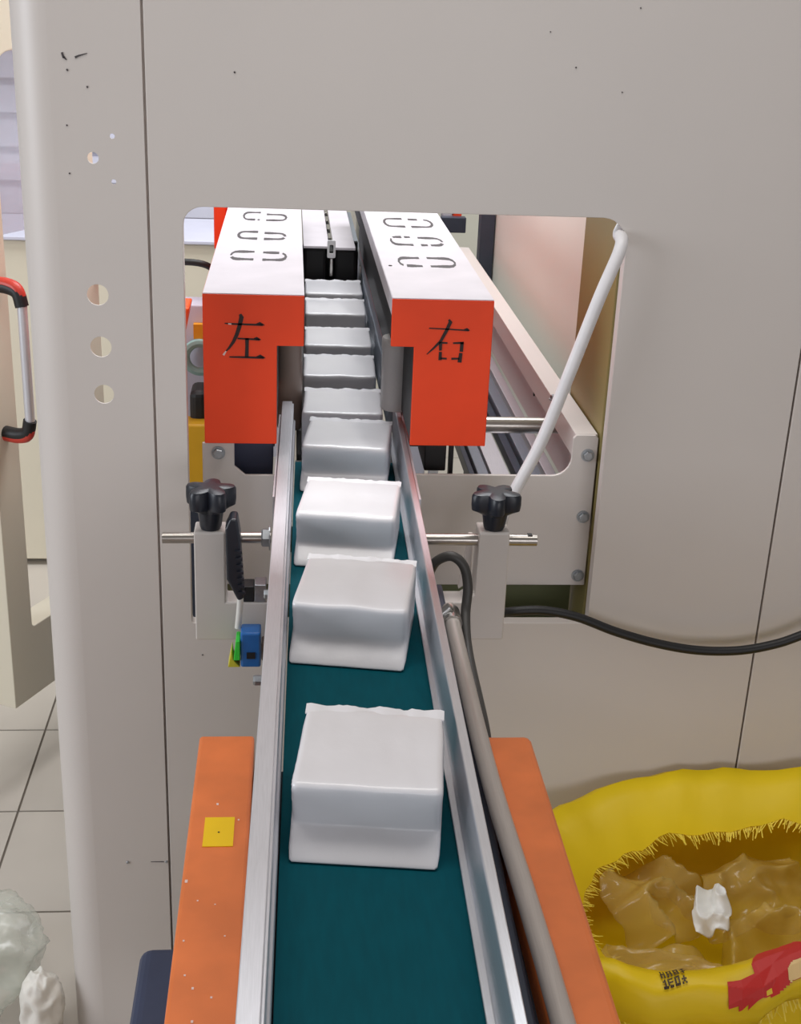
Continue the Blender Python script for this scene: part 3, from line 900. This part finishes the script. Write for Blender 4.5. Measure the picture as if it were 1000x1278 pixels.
# torn front flap folded out over the near rim
def flap(name, pts_top, drop, out, seed, m='sack'):
    """a strip hanging from the rim, crumpled"""
    N = len(pts_top)
    rows = 7
    vs, fs = [], []
    for r in range(rows):
        t = r / (rows - 1)
        for i, p in enumerate(pts_top):
            nn = noise.noise(Vector((i * .35 + seed, t * 2.2, seed)))
            n2 = noise.noise(Vector((i * .9 + seed, t * 3.0, seed + 4)))
            vs.append((p[0] + .010 * nn * t, p[1] - out * math.sin(t * 1.9) * (1 + .35 * nn) - .006 * n2, p[2] + .012 * math.sin(t * 3.1) - drop * t * t * (1 + .4 * nn) + .006 * n2))
    for r in range(rows - 1):
        for i in range(N - 1):
            fs.append((r * N + i, r * N + i + 1, (r + 1) * N + i + 1, (r + 1) * N + i))
    mbf = MB().add(vs, fs)
    o = mbf.build(name, m, sk, smooth='all')
    s = o.modifiers.new('solid', 'SOLIDIFY')
    s.thickness = 0.001
    return mbf


front = [rings[9][k % NS] for k in range(56, 92)]
front = [(x, y + 0.004, z + .003) for x, y, z in front]
fl = flap('torn_flap', front, 0.055, 0.050, 2.0)
mb = MB()
NF = len(front)
for i in range(NF - 1):
    p, q = Vector(fl.v[6 * NF + i]), Vector(fl.v[6 * NF + i + 1])
    for j in range(7):
        b = p.lerp(q, (j + random.random() * .7) / 7)
        d = Vector((random.uniform(-.4, .4), random.uniform(-.8, -.1), random.uniform(-1.0, -.3))).normalized() * random.uniform(.010, .026)
        sd = Vector((random.uniform(.0007, .0014), 0, 0))
        b = b + Vector((0, .002, .003))
        mb.add([b - sd, b + sd, b + d + sd * .6, b + d - sd * .6, b - sd + Vector((0, .0006, 0)), b + sd + Vector((0, .0006, 0))], [(0, 1, 2, 3), (4, 3, 2, 5), (0, 3, 4), (1, 5, 2)])
ff = mb.build('frayed_fringe', 'sack_fibre', sk)
ff['kind'] = 'stuff'
flap_bvh = BVHTree.FromPolygons([Vector(v) for v in fl.v], fl.f)


def print_on(polys, name, m, parent, lift=0.004):
    """flat print: polygons given as plan points + direction, dropped on the cloth from above"""
    mb = MB()
    for poly in polys:
        top = []
        ok = True
        for (x, y) in poly:
            best = None
            for bv in (flap_bvh, sack_bvh):
                h = bv.ray_cast(Vector((x, y, 0.8)), Vector((0, 0, -1)))
                if h[0] is not None and (best is None or h[0].z > best.z):
                    best = h[0]
            if best is None:
                ok = False
                break
            top.append((best.x, best.y, best.z + lift))
        if ok:
            mb.add(top, [tuple(range(len(top)))])
    if mb.v:
        return mb.build(name, m, parent)


def grid_blob(fn, x0, x1, y0, y1, st):
    out = []
    nx, ny = int((x1 - x0) / st), int((y1 - y0) / st)
    for i in range(nx):
        for j in range(ny):
            x, y = x0 + i * st, y0 + j * st
            if fn(x + st / 2, y + st / 2):
                out.append([(x, y), (x + st, y), (x + st, y + st), (x, y + st)])
    return out


PRX, PRY = 0.478, 1.262
txt = ['1.1.111.111..11', '1.1.1.1.1.1.11.', '111.111.111..11', '1.1.1.1.1.1.11.', '1.1.1.1.111..1.', '...............', '.1.111.111.....', '11.1...1.1..1..', '.1.111.1.1.111.', '.1.1...1.1..1..', '111.11.111.1.1.']
cells = []
for r, row in enumerate(txt):
    for c, ch in enumerate(row):
        if ch == '1':
            x, y = PRX + c * 0.0021, PRY + (len(txt) - r) * 0.0026
            cells.append([(x, y), (x + .002, y), (x + .002, y + .0025), (x, y + .0025)])
print_on(cells, 'black_print', 'ink', sk)
print_on(grid_blob(lambda x, y: ((x - .628) / .040) ** 2 + ((y - 1.262) / .034) ** 2 < 1 or (abs(x - .600) < .045 and abs(y - 1.246) < .010), .55, .68, 1.215, 1.30, .0016), 'red_print', 'red_print', sk, .004)
print_on(grid_blob(lambda x, y: ((x - .640) / .013) ** 2 + ((y - 1.247) / .010) ** 2 < 1, .62, .66, 1.23, 1.27, .0015), 'cream_print', 'cream_print', sk, .0055)


# crumpled waste film in the sack, each piece its own thing
def crumple(name, c, r, h, seed, m, label, group=None, cat='plastic film', squash=(1, 1), sharp=1.0, rot=0.0, hf=1.0):
    n, k = 36, 56
    rings = []
    for i in range(n + 1):
        ph = math.pi * i / n
        R = []
        for j in range(k):
            th = 2 * math.pi * j / k
            d = Vector((math.sin(ph) * math.cos(th), math.sin(ph) * math.sin(th), math.cos(ph)))
            q = d * 1.7 + Vector((seed, seed * 1.7, seed * .6))
            rid = 1 - abs(noise.noise(q)) * 2
            rid2 = 1 - abs(noise.noise(q * 2.3)) * 2
            s = 0.72 + sharp * (0.22 * rid + hf * (0.10 * rid2 + 0.03 * noise.noise(q * 6)))
            x, y = d.x * r * squash[0] * s, d.y * r * squash[1] * s
            R.append((c[0] + x * math.cos(rot) - y * math.sin(rot), c[1] + x * math.sin(rot) + y * math.cos(rot), c[2] + d.z * h * s))
        rings.append(R)
    o = MB().loft(rings, close=True, cap=True).build(name, m, smooth='all')
    return tag(o, label, cat, group)


def film_sheet(c, sx, sy, tilt, rot, amp, seed, label, m='clear', name='film_scrap', cat='plastic film', group='waste film in the yellow sack'):
    n = 34
    vs, fs = [], []
    Rm = Matrix.Rotation(rot, 3, 'Z') @ Matrix.Rotation(tilt[1], 3, 'Y') @ Matrix.Rotation(tilt[0], 3, 'X')
    for i in range(n + 1):
        for j in range(n + 1):
            u, v = i / n * 2 - 1, j / n * 2 - 1
            edge = 1 + .16 * noise.noise(Vector((math.atan2(v, u) * 1.3, seed, 2)))
            q = Vector((u * .95 + seed, v * .95 - seed, seed * .3))
            rg = 1 - abs(noise.noise(q)) * 2.4
            r2 = 1 - abs(noise.noise(q * 2.4)) * 2.2
            r3 = noise.noise(q * 5.0)
            # square grid pulled to a rounded outline
            k = math.sqrt(1 - .32 * max(abs(u * v), 0)) * edge
            z = amp * (.80 * rg + .13 * r2 + .02 * r3) - .35 * amp * (u * u + v * v)
            p = Rm @ Vector((u * sx * k, v * sy * k, z)) + Vector(c)
            vs.append(p)
    for i in range(n):
        for j in range(n):
            a = i * (n + 1) + j
            fs.append((a, a + 1, a + n + 2, a + n + 1))
    o = MB().add(vs, fs).build(name, m, smooth='all')
    md = o.modifiers.new('solid', 'SOLIDIFY')
    md.thickness = 0.0006
    return tag(o, label, cat, group)


film_sheet((0.545, 1.515, 0.405), .085, .075, (.35, .25), .5, .052, 1.3, 'crumpled translucent film at the back left of the sack, under the fringe')
film_sheet((0.530, 1.375, 0.392), .105, .060, (-.25, .10), -.2, .036, 4.1, 'smooth translucent film sheet at the front left inside the sack')
film_sheet((0.700, 1.530, 0.395), .090, .060, (.45, -.1), .1, .046, 8.2, 'crumpled translucent film at the back of the sack, behind the white scrap')
film_sheet((0.690, 1.390, 0.405), .085, .075, (.15, -.45), .5, .060, 6.6, 'peaked translucent film right of the white scrap in the sack')
film_sheet((0.850, 1.455, 0.400), .090, .100, (.2, -.3), .2, .055, 10.4, 'crumpled translucent film at the right end of the sack')
film_sheet((0.598, 1.445, 0.442), .026, .040, (.45, -.35), -.4, .020, 3.7, 'small folded white scrap lying on the film in the sack', 'white_waste', 'white_scrap', 'scrap', None)

# ------------------------------------------------------------------ clear bag and cloth on the floor at the left
crumple('clear_bag', (-0.545, 1.815, 0.079), 0.155, 0.110, 5.2, 'clear_bag', 'clear plastic bag lying on the tiles at the left edge', None, 'plastic bag', squash=(1.0, 1.0), sharp=.7)
crumple('white_cloth', (-0.398, 1.715, 0.055), 0.056, 0.074, 14.2, 'cloth', 'crumpled white cloth between the clear bag and the corner column', None, 'cloth', squash=(.72, .9), sharp=.9, hf=.5)
tag(MB().tube(spline([(-0.60, 1.625, 0.009), (-0.50, 1.575, 0.009), (-0.435, 1.575, 0.009), (-0.385, 1.625, 0.012), (-0.365, 1.69, 0.03)], 8), 0.0075, 10).build('extension_cord', 'cable_white', smooth=True),
    'white cord curving over the floor beside the clear bag', 'cord')

# ------------------------------------------------------------------ open door of the machine behind, at the left
A = Vector((-0.566, 2.42, 0))
tdir = Vector((0.447, 0.894, 0)).normalized()
nrm = Vector((0.894, -0.447, 0)).normalized()
dr = empty('machine_door', (A.x, A.y, 0.2), 'cream metal door with rounded cut-out behind the corner column', 'machine door')


def dpt(s, d, z):
    v = A + tdir * s + nrm * d
    return (v.x, v.y, z)


outer = [(0, 0.20), (0.368, 0.20), (0.368, 2.1), (0, 2.1)]
hole = rrect(0.072, 0.30, 0.36, 1.50, [0.06, 0.06, 0.01, 0.01])
MB().plate(outer, [hole], lambda s, z: dpt(s, 0, z), lambda s, z: dpt(s, -0.06, z)).build('door_sheet', 'paint_cream', dr, bevel=0.002)
MB().plate(rrect(0.065, 0.305, 1.16, 1.507, 0.05), [], lambda s, z: dpt(s, -0.0605, z), lambda s, z: dpt(s, -0.0645, z)).build('window_sheet', 'glassy', dr)
hp = [dpt(0.035, 0.0, 1.088), dpt(0.035, 0.030, 1.088), dpt(0.035, 0.052, 1.080), dpt(0.035, 0.060, 1.055)]
MB().tube(spline(hp, 6), 0.013, 14).build('handle_mount', 'rubber', dr, smooth=True)
MB().tube(spline([(p[0], p[1], p[2] + .006) for p in map(Vector, hp)], 6), [0.0115] * 19, 14).build('handle_cap', 'handle_red', dr, smooth=True)
hp2 = [dpt(0.035, 0.0, 0.800), dpt(0.035, 0.030, 0.800), dpt(0.035, 0.052, 0.808), dpt(0.035, 0.060, 0.833)]
MB().tube(spline(hp2, 6), 0.013, 14).build('handle_mount', 'rubber', dr, smooth=True)
MB().tube(spline([(p[0], p[1], p[2] - .006) for p in map(Vector, hp2)], 6), [0.0115] * 19, 14).build('handle_cap', 'handle_red', dr, smooth=True)
MB().tube([dpt(0.035, 0.060, 1.056), dpt(0.035, 0.060, 0.832)], 0.0095, 16).build('handle_bar', 'alu', dr, smooth=True)

# ------------------------------------------------------------------ equipment seen past the boxes
bc = empty('rear_cabinet', (-0.75, 3.75, 0), 'pale cream cabinet at the back seen left of the orange box', 'cabinet')
MB().box(-1.7, -0.15, 3.6, 3.95, 0.02, 0.965).build('cabinet_body', 'paint_cream', bc, bevel=0.004)
MB().box(-1.7, -0.15, 3.585, 3.96, 0.967, 0.977).build('cabinet_top', 'lilac', bc, bevel=0.002)
ls = empty('slatted_shutter', (-0.7, 4.6, 0.0), 'pale lilac slatted shutter above the rear cabinet', 'shutter')
MB().box(-1.8, 0.0, 4.60, 4.64, 0.0, 1.9).build('shutter_sheet', 'lilac', ls)
for k in range(9):
    z = 0.66 + k * 0.11
    MB().hexa([(-1.8, 4.575, z), (0.0, 4.575, z), (0.0, 4.599, z), (-1.8, 4.599, z), (-1.8, 4.592, z + .085), (0.0, 4.592, z + .085), (0.0, 4.599, z + .085), (-1.8, 4.599, z + .085)]).build('slat', 'lilac', ls)
tag(MB().tube(spline([(-0.42, 2.75, 1.055), (-0.30, 2.72, 1.082), (-0.22, 2.70, 1.092), (-0.165, 2.70, 1.082), (-0.138, 2.74, 1.03)], 6), 0.007, 10).build('rear_cable', 'rubber', smooth=True),
    'black cable arching over the pale gap left of the left orange box', 'cable')
tag(MB().hexa([(-0.29, 2.44, 0.905), (-0.222, 2.44, 0.905), (-0.222, 2.53, 0.905), (-0.29, 2.53, 0.905),
               (-0.29, 2.44, 1.055), (-0.190, 2.44, 1.055), (-0.190, 2.53, 1.055), (-0.29, 2.53, 1.055)]).build('orange_chute', 'hopper', bevel=0.004),
    'bright orange tapered chute in the gap left of the left orange box', 'chute')
yb = empty('yellow_machine', (-0.21, 2.5, 0.0), 'yellow and white machine body low in the gap left of the left orange box', 'machine')
MB().hexa([(-0.30, 2.40, 0.70), (-0.13, 2.40, 0.70), (-0.13, 2.48, 0.70), (-0.30, 2.48, 0.70), (-0.29, 2.42, 0.83), (-0.14, 2.42, 0.83), (-0.14, 2.48, 0.83), (-0.29, 2.48, 0.83)]).build('yellow_tray', 'yellow_bin', yb, bevel=0.004)
MB().box(-0.30, -0.13, 2.62, 2.70, 0.02, 1.02).build('white_back', 'lilac', yb, bevel=0.003)
MB().box(-0.195, -0.150, 2.600, 2.618, 0.955, 0.985).build('amber_label', 'amber', yb)
MB().box(-0.195, -0.160, 2.46, 2.54, 0.76, 0.885).build('motor', 'rubber', yb, bevel=0.012, seg=3)
n = 24
mbt = MB()
mbt.loft([[( -0.182 + (0.030 + 0.009 * math.cos(b)) * math.cos(a), 2.595 + 0.008 * math.sin(b), 0.918 + (0.030 + 0.009 * math.cos(b)) * math.sin(a)) for b in [2 * math.pi * j / 8 for j in range(8)]]
          for a in [2 * math.pi * i / n for i in range(n + 1)]], close=True, cap=False)
mbt.build('teal_ring', 'teal_ring', yb, smooth=True)
MB().box(-0.29, -0.14, 2.43, 2.60, 0.02, 0.698).build('lower_body', 'dark_frame', yb)
# red side of another box and posts at the far top
tag(MB().box(-0.152, -0.128, 2.62, 2.95, 1.135, 1.222).build('rear_orange_guard', 'orange_red', bevel=0.002), 'narrow red-orange guard just left of the left orange box', 'machine guard')
rp = empty('rear_post_unit', (0.45, 3.5, 0.0), 'grey post unit with red strip beyond the right orange box', 'machine post')
MB().box(0.40, 0.425, 3.45, 3.50, 0.0, 1.5).build('grey_post', 'alu', rp, bevel=0.002)
MB().box(0.43, 0.452, 3.46, 3.50, 1.08, 1.5).build('red_strip', 'orange_red', rp)
MB().box(0.395, 0.46, 3.42, 3.449, 1.045, 1.085).build('post_foot', 'dark_frame', rp, bevel=0.002)
MB().box(0.33, 0.385, 3.45, 3.50, 0.0, 1.30).build('white_post', 'lilac', rp, bevel=0.004)
